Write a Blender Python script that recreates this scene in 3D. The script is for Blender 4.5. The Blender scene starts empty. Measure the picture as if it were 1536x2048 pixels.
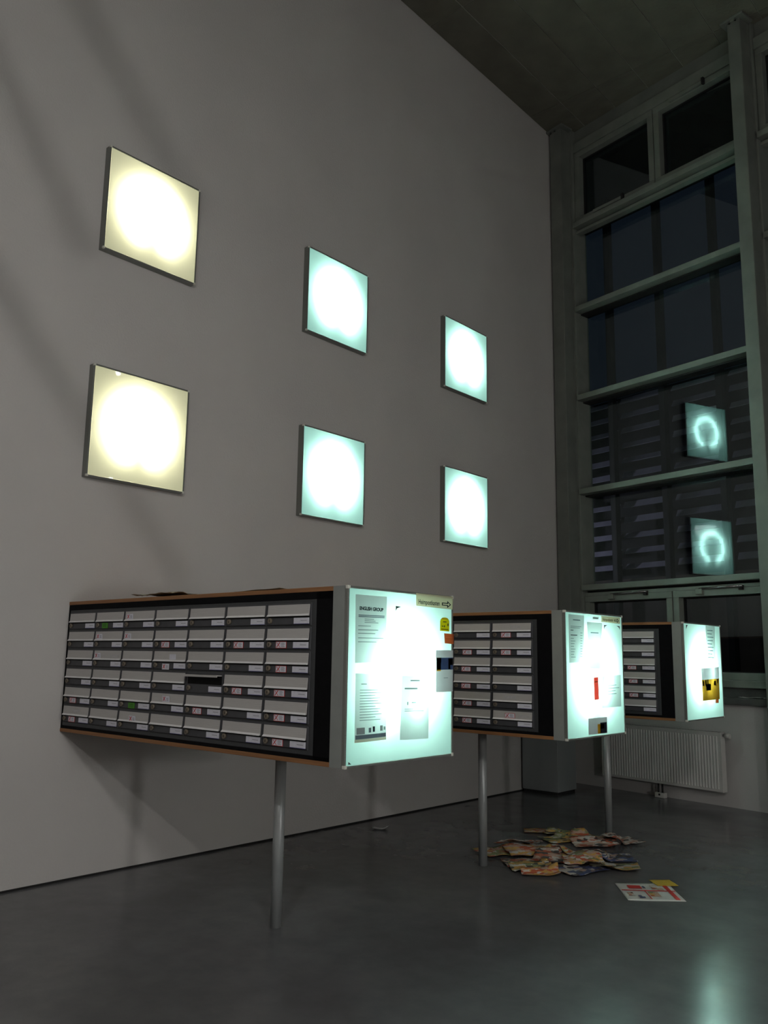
import bpy, bmesh, math, random
from mathutils import Vector, Matrix
random.seed(7)
S = bpy.context.scene
COL = S.collection

# ------------------------------------------------------------------ camera, world, exposure
FPX = 1706.1
cam = bpy.data.cameras.new('camera')
cam.sensor_fit = 'HORIZONTAL'; cam.sensor_width = 36.0; cam.lens = FPX / 1536 * 36.0
cam.clip_start = 0.05; cam.clip_end = 200
camo = bpy.data.objects.new('camera', cam); COL.objects.link(camo)
RT = Vector((0.75343465, 0.65735871, 0.01468868)); FW = Vector((-0.64998303, 0.74123584, 0.1676052)); UP = Vector((0.09928896, -0.13582696, 0.98574476))
camo.matrix_world = Matrix(((RT.x, UP.x, -FW.x, 5.3448), (RT.y, UP.y, -FW.y, 0.0), (RT.z, UP.z, -FW.z, 1.4473), (0, 0, 0, 1)))
S.camera = camo

w = bpy.data.worlds.new('dusk_sky'); S.world = w; w.use_nodes = True
bg = w.node_tree.nodes['Background']; bg.inputs[0].default_value = (0.42, 0.60, 1.0, 1); bg.inputs[1].default_value = 0.013

S.view_settings.view_transform = 'Standard'; S.view_settings.look = 'None'
S.view_settings.exposure = 0.0; S.view_settings.gamma = 1.0; S.view_settings.use_curve_mapping = False
cy = S.cycles
cy.use_denoising = True; cy.use_adaptive_sampling = True; cy.adaptive_threshold = 0.02; cy.adaptive_min_samples = 24
cy.max_bounces = 6; cy.diffuse_bounces = 3; cy.glossy_bounces = 3; cy.transmission_bounces = 6; cy.transparent_max_bounces = 12
cy.sample_clamp_indirect = 12.0; cy.use_light_tree = True
cy.caustics_reflective = False; cy.caustics_refractive = False

LAMP_I = 7.6          # radiant intensity of the added lamp outside the frame
PANEL_E = 0.34         # glow of the opal panels
TUBE_E = 95.0          # radiance of the ring tubes

# ------------------------------------------------------------------ materials
def newmat(name):
    m = bpy.data.materials.new(name); m.use_nodes = True
    return m, m.node_tree.nodes, m.node_tree.links, m.node_tree.nodes['Principled BSDF']

def surf(name, c1, c2=None, scale=8.0, rough=0.6, metal=0.0, bump=0.0, bscale=None, detail=4.0, spec=0.5, rvar=0.0, stretch=None, coat=0.0):
    """noise-mottled surface"""
    m, N, L, b = newmat(name)
    c2 = c2 or tuple(x * 0.82 for x in c1)
    tc = N.new('ShaderNodeTexCoord'); mp = N.new('ShaderNodeMapping')
    if stretch: mp.inputs['Scale'].default_value = stretch
    L.new(tc.outputs['Object'], mp.inputs[0])
    n = N.new('ShaderNodeTexNoise'); n.inputs['Scale'].default_value = scale; n.inputs['Detail'].default_value = detail
    L.new(mp.outputs[0], n.inputs['Vector'])
    r = N.new('ShaderNodeValToRGB'); r.color_ramp.elements[0].position = 0.3; r.color_ramp.elements[1].position = 0.7
    r.color_ramp.elements[0].color = (*c2, 1); r.color_ramp.elements[1].color = (*c1, 1)
    L.new(n.outputs[0], r.inputs[0]); L.new(r.outputs[0], b.inputs['Base Color'])
    b.inputs['Roughness'].default_value = rough; b.inputs['Metallic'].default_value = metal
    b.inputs['Specular IOR Level'].default_value = spec
    b.inputs['Coat Weight'].default_value = coat
    if rvar:
        mr = N.new('ShaderNodeMapRange'); mr.inputs['To Min'].default_value = rough - rvar; mr.inputs['To Max'].default_value = rough + rvar
        mr.inputs['From Min'].default_value = 0.3; mr.inputs['From Max'].default_value = 0.7
        L.new(n.outputs[0], mr.inputs[0]); L.new(mr.outputs[0], b.inputs['Roughness'])
    if bump:
        n2 = N.new('ShaderNodeTexNoise'); n2.inputs['Scale'].default_value = bscale or scale * 4; n2.inputs['Detail'].default_value = 3
        L.new(mp.outputs[0], n2.inputs['Vector'])
        bp = N.new('ShaderNodeBump'); bp.inputs['Strength'].default_value = bump; bp.inputs['Distance'].default_value = 0.01
        L.new(n2.outputs[0], bp.inputs['Height']); L.new(bp.outputs[0], b.inputs['Normal'])
    return m

M = {}
M['wall'] = surf('white_wall_paint', (0.645, 0.625, 0.605), (0.60, 0.58, 0.563), 1.1, 0.85, bump=0.25, bscale=60, spec=0.2)
M['parapet'] = surf('parapet_paint', (0.56, 0.55, 0.53), (0.50, 0.49, 0.475), 1.3, 0.85, bump=0.2, bscale=60, spec=0.2)
M['ceiling'] = surf('ceiling_concrete', (0.20, 0.195, 0.155), (0.145, 0.14, 0.11), 2.2, 0.9, bump=0.3, bscale=30, spec=0.1)
M['seam'] = surf('ceiling_seam_mortar', (0.5, 0.5, 0.44), (0.4, 0.4, 0.35), 6, 0.95, spec=0.1)
M['wood'] = surf('plywood_edge', (0.36, 0.17, 0.065), (0.24, 0.105, 0.04), 6, 0.55, bump=0.1, stretch=(0.6, 6, 30))
M['black'] = surf('black_laminate', (0.006, 0.006, 0.007), (0.004, 0.004, 0.005), 30, 0.7, spec=0.1)
M['box_grey'] = surf('mailbox_dark_grey_enamel', (0.052, 0.056, 0.060), (0.044, 0.047, 0.05), 25, 0.45, spec=0.4)
M['door_grey'] = surf('mailbox_door_slate_enamel', (0.070, 0.072, 0.080), (0.060, 0.062, 0.068), 25, 0.45, spec=0.4)
M['slot'] = surf('mail_slot_black', (0.004, 0.004, 0.004), None, 20, 0.7, spec=0.2)
M['flap'] = surf('brushed_aluminium_flap', (0.58, 0.565, 0.55), (0.52, 0.505, 0.49), 12, 0.45, metal=0.15, stretch=(1, 40, 40))
M['lip'] = surf('flap_lip_lit_aluminium', (0.92, 0.92, 0.92), (0.88, 0.88, 0.88), 12, 0.3)  # lip paler than the flap: the light it catches is put into its colour
M['lock'] = surf('lock_brass_nickel', (0.26, 0.22, 0.17), (0.20, 0.17, 0.13), 40, 0.4, metal=0.4)
M['card'] = surf('white_card', (0.80, 0.80, 0.88), (0.74, 0.74, 0.82), 60, 0.6)
M['pale'] = surf('pale_faded_sticker', (0.58, 0.57, 0.57), (0.52, 0.51, 0.51), 60, 0.6)
M['ink'] = surf('grey_ink', (0.10, 0.10, 0.12), (0.07, 0.07, 0.09), 80, 0.7)
M['lightink'] = surf('light_grey_ink', (0.34, 0.34, 0.38), (0.28, 0.28, 0.32), 80, 0.7)
M['blueedge'] = surf('blue_card_edge', (0.10, 0.10, 0.30), None, 80, 0.6)
M['red'] = surf('red_print', (0.62, 0.035, 0.03), (0.54, 0.03, 0.025), 60, 0.6)
M['green'] = surf('green_sticker', (0.085, 0.34, 0.025), (0.07, 0.28, 0.02), 60, 0.6)
M['darkgreen'] = surf('dark_green_ink', (0.03, 0.14, 0.01), None, 60, 0.6)
M['housing'] = surf('grey_lightbox_housing', (0.30, 0.32, 0.30), (0.26, 0.28, 0.265), 10, 0.5)
M['frame'] = surf('lamp_frame_aluminium', (0.28, 0.29, 0.27), (0.22, 0.23, 0.21), 14, 0.4, metal=0.5, stretch=(20, 2, 20))
M['clip'] = surf('corner_clip_plastic', (0.78, 0.78, 0.70), (0.7, 0.7, 0.63), 30, 0.3)
M['tray'] = surf('lamp_tray_grey_enamel', (0.42, 0.42, 0.41), (0.38, 0.38, 0.37), 20, 0.5)
M['leg'] = surf('galvanised_steel', (0.42, 0.44, 0.44), (0.35, 0.37, 0.37), 30, 0.4, metal=0.3, stretch=(1, 1, 0.2))
M['winframe'] = surf('window_frame_paint', (0.23, 0.25, 0.22), (0.18, 0.20, 0.175), 5, 0.45, bump=0.05)
M['gasket'] = surf('rubber_gasket', (0.012, 0.012, 0.012), None, 20, 0.7)
M['post'] = surf('steel_post_paint', (0.20, 0.215, 0.19), (0.145, 0.155, 0.14), 3.5, 0.5, bump=0.1)
M['sill'] = surf('grey_stone_sill', (0.10, 0.10, 0.095), (0.07, 0.07, 0.068), 8, 0.5)
M['radiator'] = surf('radiator_enamel', (0.66, 0.65, 0.62), (0.62, 0.61, 0.58), 6, 0.4)
M['bin'] = surf('bin_sheet_steel', (0.36, 0.39, 0.39), (0.28, 0.31, 0.31), 3, 0.45, metal=0.2, stretch=(1, 1, 0.3))
M['plastic_black'] = surf('black_plastic', (0.02, 0.02, 0.02), None, 20, 0.5)
M['chrome'] = surf('valve_chrome', (0.5, 0.5, 0.5), None, 20, 0.2, metal=0.9)
M['paperwhite'] = surf('white_paper', (0.66, 0.66, 0.64), (0.60, 0.60, 0.58), 30, 0.7)
M['yellow'] = surf('yellow_print', (0.62, 0.40, 0.03), (0.5, 0.31, 0.02), 30, 0.6)
M['browncard'] = surf('dark_brown_card', (0.055, 0.035, 0.03), (0.035, 0.022, 0.02), 12, 0.6)
M['tan'] = surf('tan_paper', (0.42, 0.33, 0.22), (0.3, 0.22, 0.14), 20, 0.7)
M['ext_slat'] = surf('lilac_grey_louvre', (0.50, 0.47, 0.60), (0.22, 0.20, 0.27), 1.6, 0.6)
M['ext_dark'] = surf('dark_steel_outside', (0.02, 0.02, 0.022), None, 4, 0.7)
M['ext_brown'] = surf('brown_render_outside', (0.12, 0.09, 0.08), (0.09, 0.07, 0.065), 2, 0.8)
M['ext_ground'] = surf('asphalt_outside', (0.04, 0.04, 0.042), None, 6, 0.9)
M['ext_back'] = surf('facade_panel_outside', (0.020, 0.018, 0.022), (0.013, 0.012, 0.015), 1.2, 0.8)

def floor_mat():
    m, N, L, b = newmat('polished_screed_floor')
    tc = N.new('ShaderNodeTexCoord')
    def noise(scale, detail, rough):
        n = N.new('ShaderNodeTexNoise'); n.inputs['Scale'].default_value = scale; n.inputs['Detail'].default_value = detail; n.inputs['Roughness'].default_value = rough
        L.new(tc.outputs['Object'], n.inputs['Vector']); return n
    def span(n, a, c):
        r = N.new('ShaderNodeMapRange'); r.interpolation_type = 'SMOOTHSTEP'
        r.inputs['From Min'].default_value = 0.2; r.inputs['From Max'].default_value = 0.8; r.inputs['To Min'].default_value = a; r.inputs['To Max'].default_value = c
        L.new(n.outputs[0], r.inputs[0]); return r
    cloud = span(noise(0.9, 6, 0.6), 0.80, 1.24); scuff = span(noise(4.5, 5, 0.65), 0.90, 1.10)
    mu = N.new('ShaderNodeMath'); mu.operation = 'MULTIPLY'; L.new(cloud.outputs[0], mu.inputs[0]); L.new(scuff.outputs[0], mu.inputs[1])
    col = N.new('ShaderNodeVectorMath'); col.operation = 'SCALE'; col.inputs[0].default_value = (0.128, 0.130, 0.137)
    L.new(mu.outputs[0], col.inputs['Scale']); L.new(col.outputs[0], b.inputs['Base Color'])
    L.new(span(noise(3.0, 4, 0.6), 0.165, 0.262).outputs[0], b.inputs['Roughness'])
    b.inputs['Specular IOR Level'].default_value = 0.34
    return m
M['floor'] = floor_mat()

def diffuser_mat(name, tint, glow):
    """opal acrylic: scatters the tube's light through, glows all over, glossy front"""
    m, N, L, b = newmat(name); N.remove(b); out = N['Material Output']
    n = N.new('ShaderNodeTexNoise'); n.inputs['Scale'].default_value = 5
    rr = N.new('ShaderNodeMapRange'); rr.inputs['To Min'].default_value = 0.94; rr.inputs['To Max'].default_value = 1.06
    L.new(n.outputs[0], rr.inputs[0])
    tr = N.new('ShaderNodeBsdfTranslucent'); tr.inputs[0].default_value = (*tint, 1)
    em = N.new('ShaderNodeEmission'); em.inputs[0].default_value = (*glow, 1)
    ml = N.new('ShaderNodeMath'); ml.operation = 'MULTIPLY'; ml.inputs[1].default_value = PANEL_E
    L.new(rr.outputs[0], ml.inputs[0]); L.new(ml.outputs[0], em.inputs[1])
    ad = N.new('ShaderNodeAddShader'); L.new(tr.outputs[0], ad.inputs[0]); L.new(em.outputs[0], ad.inputs[1])
    gl = N.new('ShaderNodeBsdfGlossy'); gl.inputs['Roughness'].default_value = 0.015
    fr = N.new('ShaderNodeFresnel'); fr.inputs[0].default_value = 1.45
    mx = N.new('ShaderNodeMixShader'); L.new(fr.outputs[0], mx.inputs[0]); L.new(ad.outputs[0], mx.inputs[1]); L.new(gl.outputs[0], mx.inputs[2])
    L.new(mx.outputs[0], out.inputs[0])
    return m
M['opal_cool'] = diffuser_mat('opal_acrylic_cool', (0.42, 0.62, 0.56), (0.52, 1.0, 0.86))
M['opal_warm'] = diffuser_mat('opal_acrylic_warm', (0.60, 0.60, 0.46), (0.90, 0.90, 0.60))

def emit(name, col, s):
    m, N, L, b = newmat(name); N.remove(b)
    em = N.new('ShaderNodeEmission'); em.inputs[0].default_value = (*col, 1); em.inputs[1].default_value = s
    L.new(em.outputs[0], N['Material Output'].inputs[0]); return m
M['tube_cool'] = emit('ring_tube_cool_white', (0.82, 1.0, 0.96), TUBE_E)
M['tube_warm'] = emit('ring_tube_warm_white', (1.0, 0.96, 0.76), TUBE_E * 0.75)
M['tube_box'] = emit('lightbox_tube_cool_white', (0.82, 1.0, 0.96), TUBE_E * 0.72)
BULB_R = 0.014
M['bulb'] = emit('added_lamp_bulb', (1.0, 0.975, 0.94), LAMP_I / (math.pi * BULB_R ** 2))

def sheet_mat(name, c, thru=0.30):
    """thin paper: half reflects, part of the light behind comes through"""
    m, N, L, b = newmat(name); N.remove(b); out = N['Material Output']
    tc = N.new('ShaderNodeTexCoord'); n = N.new('ShaderNodeTexNoise'); n.inputs['Scale'].default_value = 9; L.new(tc.outputs['Object'], n.inputs['Vector'])
    r = N.new('ShaderNodeValToRGB'); r.color_ramp.elements[0].color = (*[x * 0.9 for x in c], 1); r.color_ramp.elements[1].color = (*c, 1)
    L.new(n.outputs[0], r.inputs[0])
    d = N.new('ShaderNodeBsdfDiffuse'); t = N.new('ShaderNodeBsdfTranslucent'); L.new(r.outputs[0], d.inputs[0]); L.new(r.outputs[0], t.inputs[0])
    mx = N.new('ShaderNodeMixShader'); mx.inputs[0].default_value = thru
    L.new(d.outputs[0], mx.inputs[1]); L.new(t.outputs[0], mx.inputs[2]); L.new(mx.outputs[0], out.inputs[0]); return m
M['sheet'] = sheet_mat('notice_paper', (0.80, 0.80, 0.80), 0.80)
M['sheet_cream'] = sheet_mat('cream_sign_paper', (0.86, 0.76, 0.62), 0.80)
M['sheet_yellow'] = sheet_mat('yellow_label_film', (0.80, 0.66, 0.03), 0.80)
M['sheet_orange'] = sheet_mat('orange_note_paper', (0.72, 0.26, 0.12), 0.80)
M['sheet_red'] = sheet_mat('red_strip_paper', (0.66, 0.16, 0.13), 0.80)
M['sheet_amber'] = sheet_mat('amber_flyer_paper', (0.86, 0.44, 0.04), 0.80)
M['sheet_lilac'] = sheet_mat('lilac_flyer_paper', (0.66, 0.62, 0.64), 0.6)
M['sheet_ink'] = sheet_mat('printed_ink', (0.03, 0.035, 0.05), 0.3)
M['sheet_greyink'] = sheet_mat('grey_printed_ink', (0.30, 0.32, 0.34), 0.35)
M['sheet_blue'] = sheet_mat('blue_printed_picture', (0.06, 0.10, 0.22), 0.3)
M['sheet_darkbar'] = sheet_mat('slate_printed_bar', (0.16, 0.20, 0.24), 0.3)
M['sheet_brown'] = sheet_mat('brown_printed_picture', (0.18, 0.09, 0.02), 0.3)
M['tape'] = sheet_mat('torn_paper_scrap', (0.12, 0.16, 0.16), 0.3)

def glass_mat():
    m, N, L, b = newmat('window_glass'); N.remove(b); out = N['Material Output']
    t = N.new('ShaderNodeBsdfTransparent'); t.inputs[0].default_value = (0.78, 0.84, 0.82, 1)
    g = N.new('ShaderNodeBsdfGlossy'); g.inputs['Roughness'].default_value = 0.0; g.inputs[0].default_value = (0.84, 0.95, 1.0, 1)
    f = N.new('ShaderNodeFresnel'); ge = N.new('ShaderNodeNewGeometry'); mi = N.new('ShaderNodeMix'); mi.inputs[2].default_value = 1.8; mi.inputs[3].default_value = 1 / 1.8
    L.new(ge.outputs['Backfacing'], mi.inputs[0]); L.new(mi.outputs[0], f.inputs[0])      # same reflectance on both faces of the pane
    mx = N.new('ShaderNodeMixShader'); L.new(f.outputs[0], mx.inputs[0]); L.new(t.outputs[0], mx.inputs[1]); L.new(g.outputs[0], mx.inputs[2])
    L.new(mx.outputs[0], out.inputs[0]); return m
M['glass'] = glass_mat()

def print_mat(name, palette, scale):
    """printed advertising page: blocks of colour on newsprint"""
    m, N, L, b = newmat(name)
    tc = N.new('ShaderNodeTexCoord')
    v = N.new('ShaderNodeTexVoronoi'); v.distance = 'CHEBYCHEV'; v.inputs['Scale'].default_value = scale
    L.new(tc.outputs['Generated'], v.inputs['Vector'])
    sp = N.new('ShaderNodeSeparateColor'); L.new(v.outputs['Color'], sp.inputs[0])
    r = N.new('ShaderNodeValToRGB'); r.color_ramp.interpolation = 'CONSTANT'
    els = r.color_ramp.elements
    while len(els) < len(palette): els.new(0.5)
    for i, c in enumerate(palette): els[i].position = i / len(palette); els[i].color = (*c, 1)
    L.new(sp.outputs[0], r.inputs[0])
    n = N.new('ShaderNodeTexNoise'); n.inputs['Scale'].default_value = 40; L.new(tc.outputs['Generated'], n.inputs['Vector'])
    r2 = N.new('ShaderNodeValToRGB'); r2.color_ramp.elements[0].position = 0.35; r2.color_ramp.elements[0].color = (0.5, 0.5, 0.5, 1); r2.color_ramp.elements[1].position = 0.55
    L.new(n.outputs[0], r2.inputs[0])
    mx = N.new('ShaderNodeMix'); mx.data_type = 'RGBA'; mx.blend_type = 'MULTIPLY'; mx.inputs['Factor'].default_value = 0.55
    L.new(r.outputs[0], mx.inputs[6]); L.new(r2.outputs[0], mx.inputs[7]); L.new(mx.outputs[2], b.inputs['Base Color'])
    b.inputs['Roughness'].default_value = 0.55; return m
W_, R_, Y_, B_, G_, K_, P_ = (0.60, 0.57, 0.52), (0.46, 0.11, 0.05), (0.60, 0.36, 0.10), (0.07, 0.09, 0.2), (0.24, 0.27, 0.12), (0.07, 0.06, 0.055), (0.52, 0.34, 0.26)
M['print_news'] = print_mat('newsprint_page', [W_, P_, W_, K_, W_, R_], 7)
M['print_orange'] = print_mat('orange_advert_page', [Y_, R_, Y_, P_, W_], 6)
M['print_food'] = print_mat('food_advert_page', [P_, R_, Y_, W_, G_], 7)
M['print_blue'] = print_mat('dark_blue_advert_page', [B_, W_, B_, K_, P_], 6)
M['print_yellow'] = print_mat('yellow_green_advert_page', [Y_, G_, Y_, W_, K_], 6)
M['print_red'] = print_mat('red_brown_advert_page', [R_, P_, K_, R_, W_], 6)

# ------------------------------------------------------------------ mesh helpers
class MB:
    def __init__(s): s.v = []; s.f = []; s.mi = []; s.mats = []; s.sm = []
    def mat(s, m):
        m = M[m] if isinstance(m, str) else m
        if m not in s.mats: s.mats.append(m)
        return s.mats.index(m)
    def face(s, pts, m, smooth=False):
        i = len(s.v); s.v += [tuple(p) for p in pts]; s.f.append(tuple(range(i, i + len(pts)))); s.mi.append(s.mat(m)); s.sm.append(smooth)
    def box(s, a, b, m, T=None):
        x0, y0, z0 = a; x1, y1, z1 = b
        P = [(x0, y0, z0), (x1, y0, z0), (x1, y1, z0), (x0, y1, z0), (x0, y0, z1), (x1, y0, z1), (x1, y1, z1), (x0, y1, z1)]
        if T: P = [tuple(T @ Vector(p)) for p in P]
        i = len(s.v); s.v += P; k = s.mat(m)
        for q in ((0, 3, 2, 1), (4, 5, 6, 7), (0, 1, 5, 4), (1, 2, 6, 5), (2, 3, 7, 6), (3, 0, 4, 7)):
            s.f.append(tuple(i + j for j in q)); s.mi.append(k); s.sm.append(False)
        return s
    def bbox(s, a, b, m, bev=0.004):
        """box with chamfered edges"""
        bm = bmesh.new(); bmesh.ops.create_cube(bm, size=1)
        for v in bm.verts: v.co = Vector([(a[k] + b[k]) / 2 + v.co[k] * (b[k] - a[k]) for k in range(3)])
        bmesh.ops.bevel(bm, geom=bm.edges[:], offset=bev, segments=2, affect='EDGES', profile=0.6)
        i = len(s.v); s.v += [tuple(v.co) for v in bm.verts]; bm.verts.index_update(); k = s.mat(m)
        for f in bm.faces: s.f.append(tuple(i + v.index for v in f.verts)); s.mi.append(k); s.sm.append(False)
        bm.free(); return s
    def prism(s, pts, d, m):
        """closed polygon pts (3D) extruded by vector d"""
        n = len(pts); P = [Vector(p) for p in pts]; D = Vector(d); i = len(s.v); k = s.mat(m)
        s.v += [tuple(p) for p in P] + [tuple(p + D) for p in P]
        s.f.append(tuple(i + j for j in range(n))[::-1]); s.f.append(tuple(i + n + j for j in range(n)))
        for j in range(n): s.f.append((i + j, i + (j + 1) % n, i + n + (j + 1) % n, i + n + j))
        s.mi += [k] * (n + 2); s.sm += [False] * (n + 2); return s
    def cyl(s, p, q, r, m, seg=16, r2=None):
        p = Vector(p); q = Vector(q); r2 = r if r2 is None else r2; ax = (q - p).normalized()
        u = ax.orthogonal().normalized(); v = ax.cross(u); i = len(s.v); k = s.mat(m)
        for c, rr in ((p, r), (q, r2)):
            for j in range(seg):
                t = 2 * math.pi * j / seg; s.v.append(tuple(c + u * math.cos(t) * rr + v * math.sin(t) * rr))
        for j in range(seg):
            s.f.append((i + j, i + (j + 1) % seg, i + seg + (j + 1) % seg, i + seg + j)); s.mi.append(k); s.sm.append(True)
        s.f.append(tuple(i + j for j in range(seg))[::-1]); s.f.append(tuple(i + seg + j for j in range(seg))); s.mi += [k, k]; s.sm += [False, False]
        return s
    def mesh(s, name):
        me = bpy.data.meshes.new(name); me.from_pydata(s.v, [], s.f)
        for m in s.mats: me.materials.append(m)
        me.polygons.foreach_set('material_index', s.mi); me.polygons.foreach_set('use_smooth', s.sm); me.update(); return me
    def build(s, name, parent=None, loc=None, **k):
        return link(name, s.mesh(name), parent, loc, **k)

def link(name, me, parent=None, loc=None, label=None, cat=None, group=None, kind=None):
    o = bpy.data.objects.new(name, me); COL.objects.link(o)
    if parent: o.parent = parent
    if loc is not None: o.location = loc
    return tag(o, label, cat, group, kind)
def tag(o, label=None, cat=None, group=None, kind=None):
    if label: o['label'] = label
    if cat: o['category'] = cat
    if group: o['group'] = group
    if kind: o['kind'] = kind
    return o
def empty(name, loc, label=None, cat=None, group=None, kind=None, rz=0.0):
    o = link(name, None, None, loc, label, cat, group, kind); o.rotation_euler.z = rz; o.empty_display_size = 0.1; return o

# ------------------------------------------------------------------ room shell
HC, YB, TH = 8.5, 9.5285, 0.1975
XR, YR = 9.6, -6.5
GD = 0.25                                   # glass plane behind the window wall's face
n_ = Vector((math.sin(TH), math.cos(TH), 0)); e_ = Vector((math.cos(TH), -math.sin(TH), 0))
def WP(a, d, z): return Vector((0, YB, 0)) + e_ * a + n_ * d + Vector((0, 0, z))
AW = XR / math.cos(TH) + 0.3                # length of the window wall
WROT = -TH

MB().box((-0.3, YR - 0.3, -0.2), (XR + 0.3, 9.8, 0), 'floor').build('floor', kind='structure', label='dark grey polished screed floor of the hall')
MB().box((-0.3, YR - 0.3, -0.2), (0, 9.80, HC), 'wall').build('wall_left', kind='structure', label='tall white wall carrying the six square lights')
MB().box((XR, YR - 0.3, -0.2), (XR + 0.3, 8.2, HC), 'wall').build('wall_right', kind='structure')
MB().box((-0.3, YR - 0.3, -0.2), (XR + 0.3, YR, HC), 'wall').build('wall_rear', kind='structure')
MB().box((0, YR, 0), (0.006, 9.5, 0.012), 'gasket').build('baseboard_left', kind='structure', label='thin dark joint along the foot of the white wall')
ceil = MB().box((-0.3, YR - 0.3, HC), (XR + 0.3, 9.9, HC + 0.3), 'seam').build('ceiling', kind='structure', label='dark concrete ceiling cast in long boards')
# ceiling boards, proud of the seams
BW, BL, bx0, by0 = 0.487, 2.14, -0.03, 8.9
bd = MB().bbox((0, 0, -0.007), (BW - 0.007, BL - 0.008, 0.002), 'ceiling', 0.002).mesh('ceiling_board')
for i in range(0, 20):
    for j in range(-7, 1):
        x0 = bx0 + i * BW; y0 = by0 + j * BL
        if x0 + BW > XR or y0 + BL > YB + 2.0: continue
        o = link('board', bd, ceil, (x0 + 0.006 if i else x0 + 0.035, y0, HC))
        if i == 0: o.scale.x = 0.93
        if y0 + BL > 9.75: o.scale.y = (9.75 - y0) / BL

# window wall: parapet below the glazing
def wall_box(mb, a0, d0, z0, a1, d1, z1, m): return mb.box((a0, d0, z0), (a1, d1, z1), m)
def wobj(name, mb, parent=None, **k):
    o = mb.build(name, parent, **k)
    if parent is None: o.location = (0, YB, 0); o.rotation_euler.z = WROT
    return o
wobj('wall_back', MB().box((-0.25, 0.0, -0.2), (AW, 0.30, 1.02), 'parapet'), kind='structure', label='pale parapet wall below the tall window')

ROWS = [1.25, 2.32, 3.52, 4.74, 5.93, 7.10, 8.16]
def window(name, a0, a1, label, sashes=True):
    root = tag(empty(name, (0, YB, 0), rz=WROT), label, None, None, 'structure')
    am = a0 + (a1 - a0) * 0.521
    # outer jambs, head, bottom rail
    for x, w0 in ((a0, 0.03), (a1 - 0.05, 0.05)): MB().bbox((x, 0.03, 1.19), (x + w0, GD + 0.03, HC), 'winframe', 0.006).build('jamb', root)
    a0 -= 0.04; a1 += 0.02
    MB().bbox((a0 + 0.07, 0.05, 8.16), (a1 - 0.07, GD + 0.03, 8.30), 'winframe', 0.006).build('head_rail', root)
    MB().bbox((a0 + 0.07, 0.09, 8.32), (a1 - 0.07, GD + 0.03, HC), 'post', 0.006).build('head_rail', root)
    MB().bbox((a0 + 0.07, 0.02, 1.19), (a1 - 0.07, GD + 0.03, 1.265), 'winframe', 0.006).build('bottom_rail', root)
    MB().bbox((a0 - 0.05, -0.05, 1.02), (a1 + 0.05, GD + 0.03, 1.09), 'sill', 0.008).build('window_sill', root)
    MB().box((a0, 0.06, 1.09), (a1, GD + 0.03, 1.19), 'sill').build('sill_upstand', root)
    # transoms
    for i, z in enumerate(ROWS[1:-1]):
        t = MB().bbox((a0 + 0.07, 0.0, z - 0.035), (a1 - 0.07, 0.13, z + 0.035), 'winframe', 0.008)
        t.box((a0 + 0.07, 0.13, z - 0.05), (a1 - 0.07, GD + 0.03, z - 0.005), 'gasket')
        t.box((a0 + 0.07, 0.13, z - 0.005), (a1 - 0.07, GD + 0.03, z + 0.035), 'winframe')
        if i in (0, 4): t.bbox((a0 + 0.07, 0.07, z - 0.10), (a1 - 0.07, 0.16, z - 0.06), 'winframe', 0.005)
        t.build('transom', root)
    # panes of the four tall middle rows
    for k in range(1, 5):
        MB().box((a0 + 0.06, GD, ROWS[k] + 0.02), (a1 - 0.06, GD + 0.012, ROWS[k + 1] - 0.02), 'glass').build('pane', root)
    # opening sashes: two at the bottom, two at the top
    for (z0, z1) in ((ROWS[0] + 0.015, ROWS[1] - 0.10), (ROWS[5] + 0.04, ROWS[6] - 0.005)):
        for (s0, s1) in ((a0 + 0.075, am - 0.006), (am + 0.006, a1 - 0.075)):
            fw = 0.075
            fr = MB()
            fr.bbox((s0, 0.06, z1 - fw), (s1, 0.20, z1), 'winframe', 0.006); fr.bbox((s0, 0.06, z0), (s1, 0.20, z0 + fw), 'winframe', 0.006)
            fr.bbox((s0, 0.06, z0 + fw), (s0 + fw, 0.20, z1 - fw), 'winframe', 0.006); fr.bbox((s1 - fw, 0.06, z0 + fw), (s1, 0.20, z1 - fw), 'winframe', 0.006)
            g = 0.012
            fr.box((s0 + fw, 0.15, z0 + fw), (s0 + fw + g, 0.19, z1 - fw), 'gasket'); fr.box((s1 - fw - g, 0.15, z0 + fw), (s1 - fw, 0.19, z1 - fw), 'gasket')
            fr.box((s0 + fw, 0.15, z1 - fw - g), (s1 - fw, 0.19, z1 - fw), 'gasket'); fr.box((s0 + fw, 0.15, z0 + fw), (s1 - fw, 0.19, z0 + fw + g), 'gasket')
            sa = fr.build('sash', root)
            MB().box((s0 + fw, 0.17, z0 + fw), (s1 - fw, 0.182, z1 - fw), 'glass').build('pane', sa)
            # scissor opener on the sash's top rail
            c = s0 + (s1 - s0) * 0.55
            if z0 < 2:
                op = MB().cyl((c - 0.26, 0.03, z1 + 0.005), (c + 0.24, 0.03, z1 + 0.012), 0.011, 'chrome', 8)
                op.bbox((c - 0.30, 0.02, z1 - 0.055), (c - 0.22, 0.062, z1 + 0.012), 'winframe', 0.004); op.bbox((c + 0.2, 0.02, z1 - 0.03), (c + 0.24, 0.062, z1 + 0.02), 'gasket', 0.004)
            else:
                zz = z0 + 0.02 if s0 < am else z1 - 0.06
                op = MB().bbox((c - 0.36, 0.025, zz), (c + 0.08, 0.06, zz + 0.04), 'winframe', 0.005)
                op.bbox((c + 0.08, 0.02, zz - 0.01), (c + 0.11, 0.062, zz + 0.07), 'gasket', 0.004)
            op.build('opener', sa)
    return root
window('window_1', 0.245, 2.67, 'tall gridded window bay reflecting two ring lamps')
window('window_2', 2.80, 5.23, 'next tall window bay right of the steel post')
window('window_3', 5.36, 7.79, 'window bay outside the frame on the right')
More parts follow.
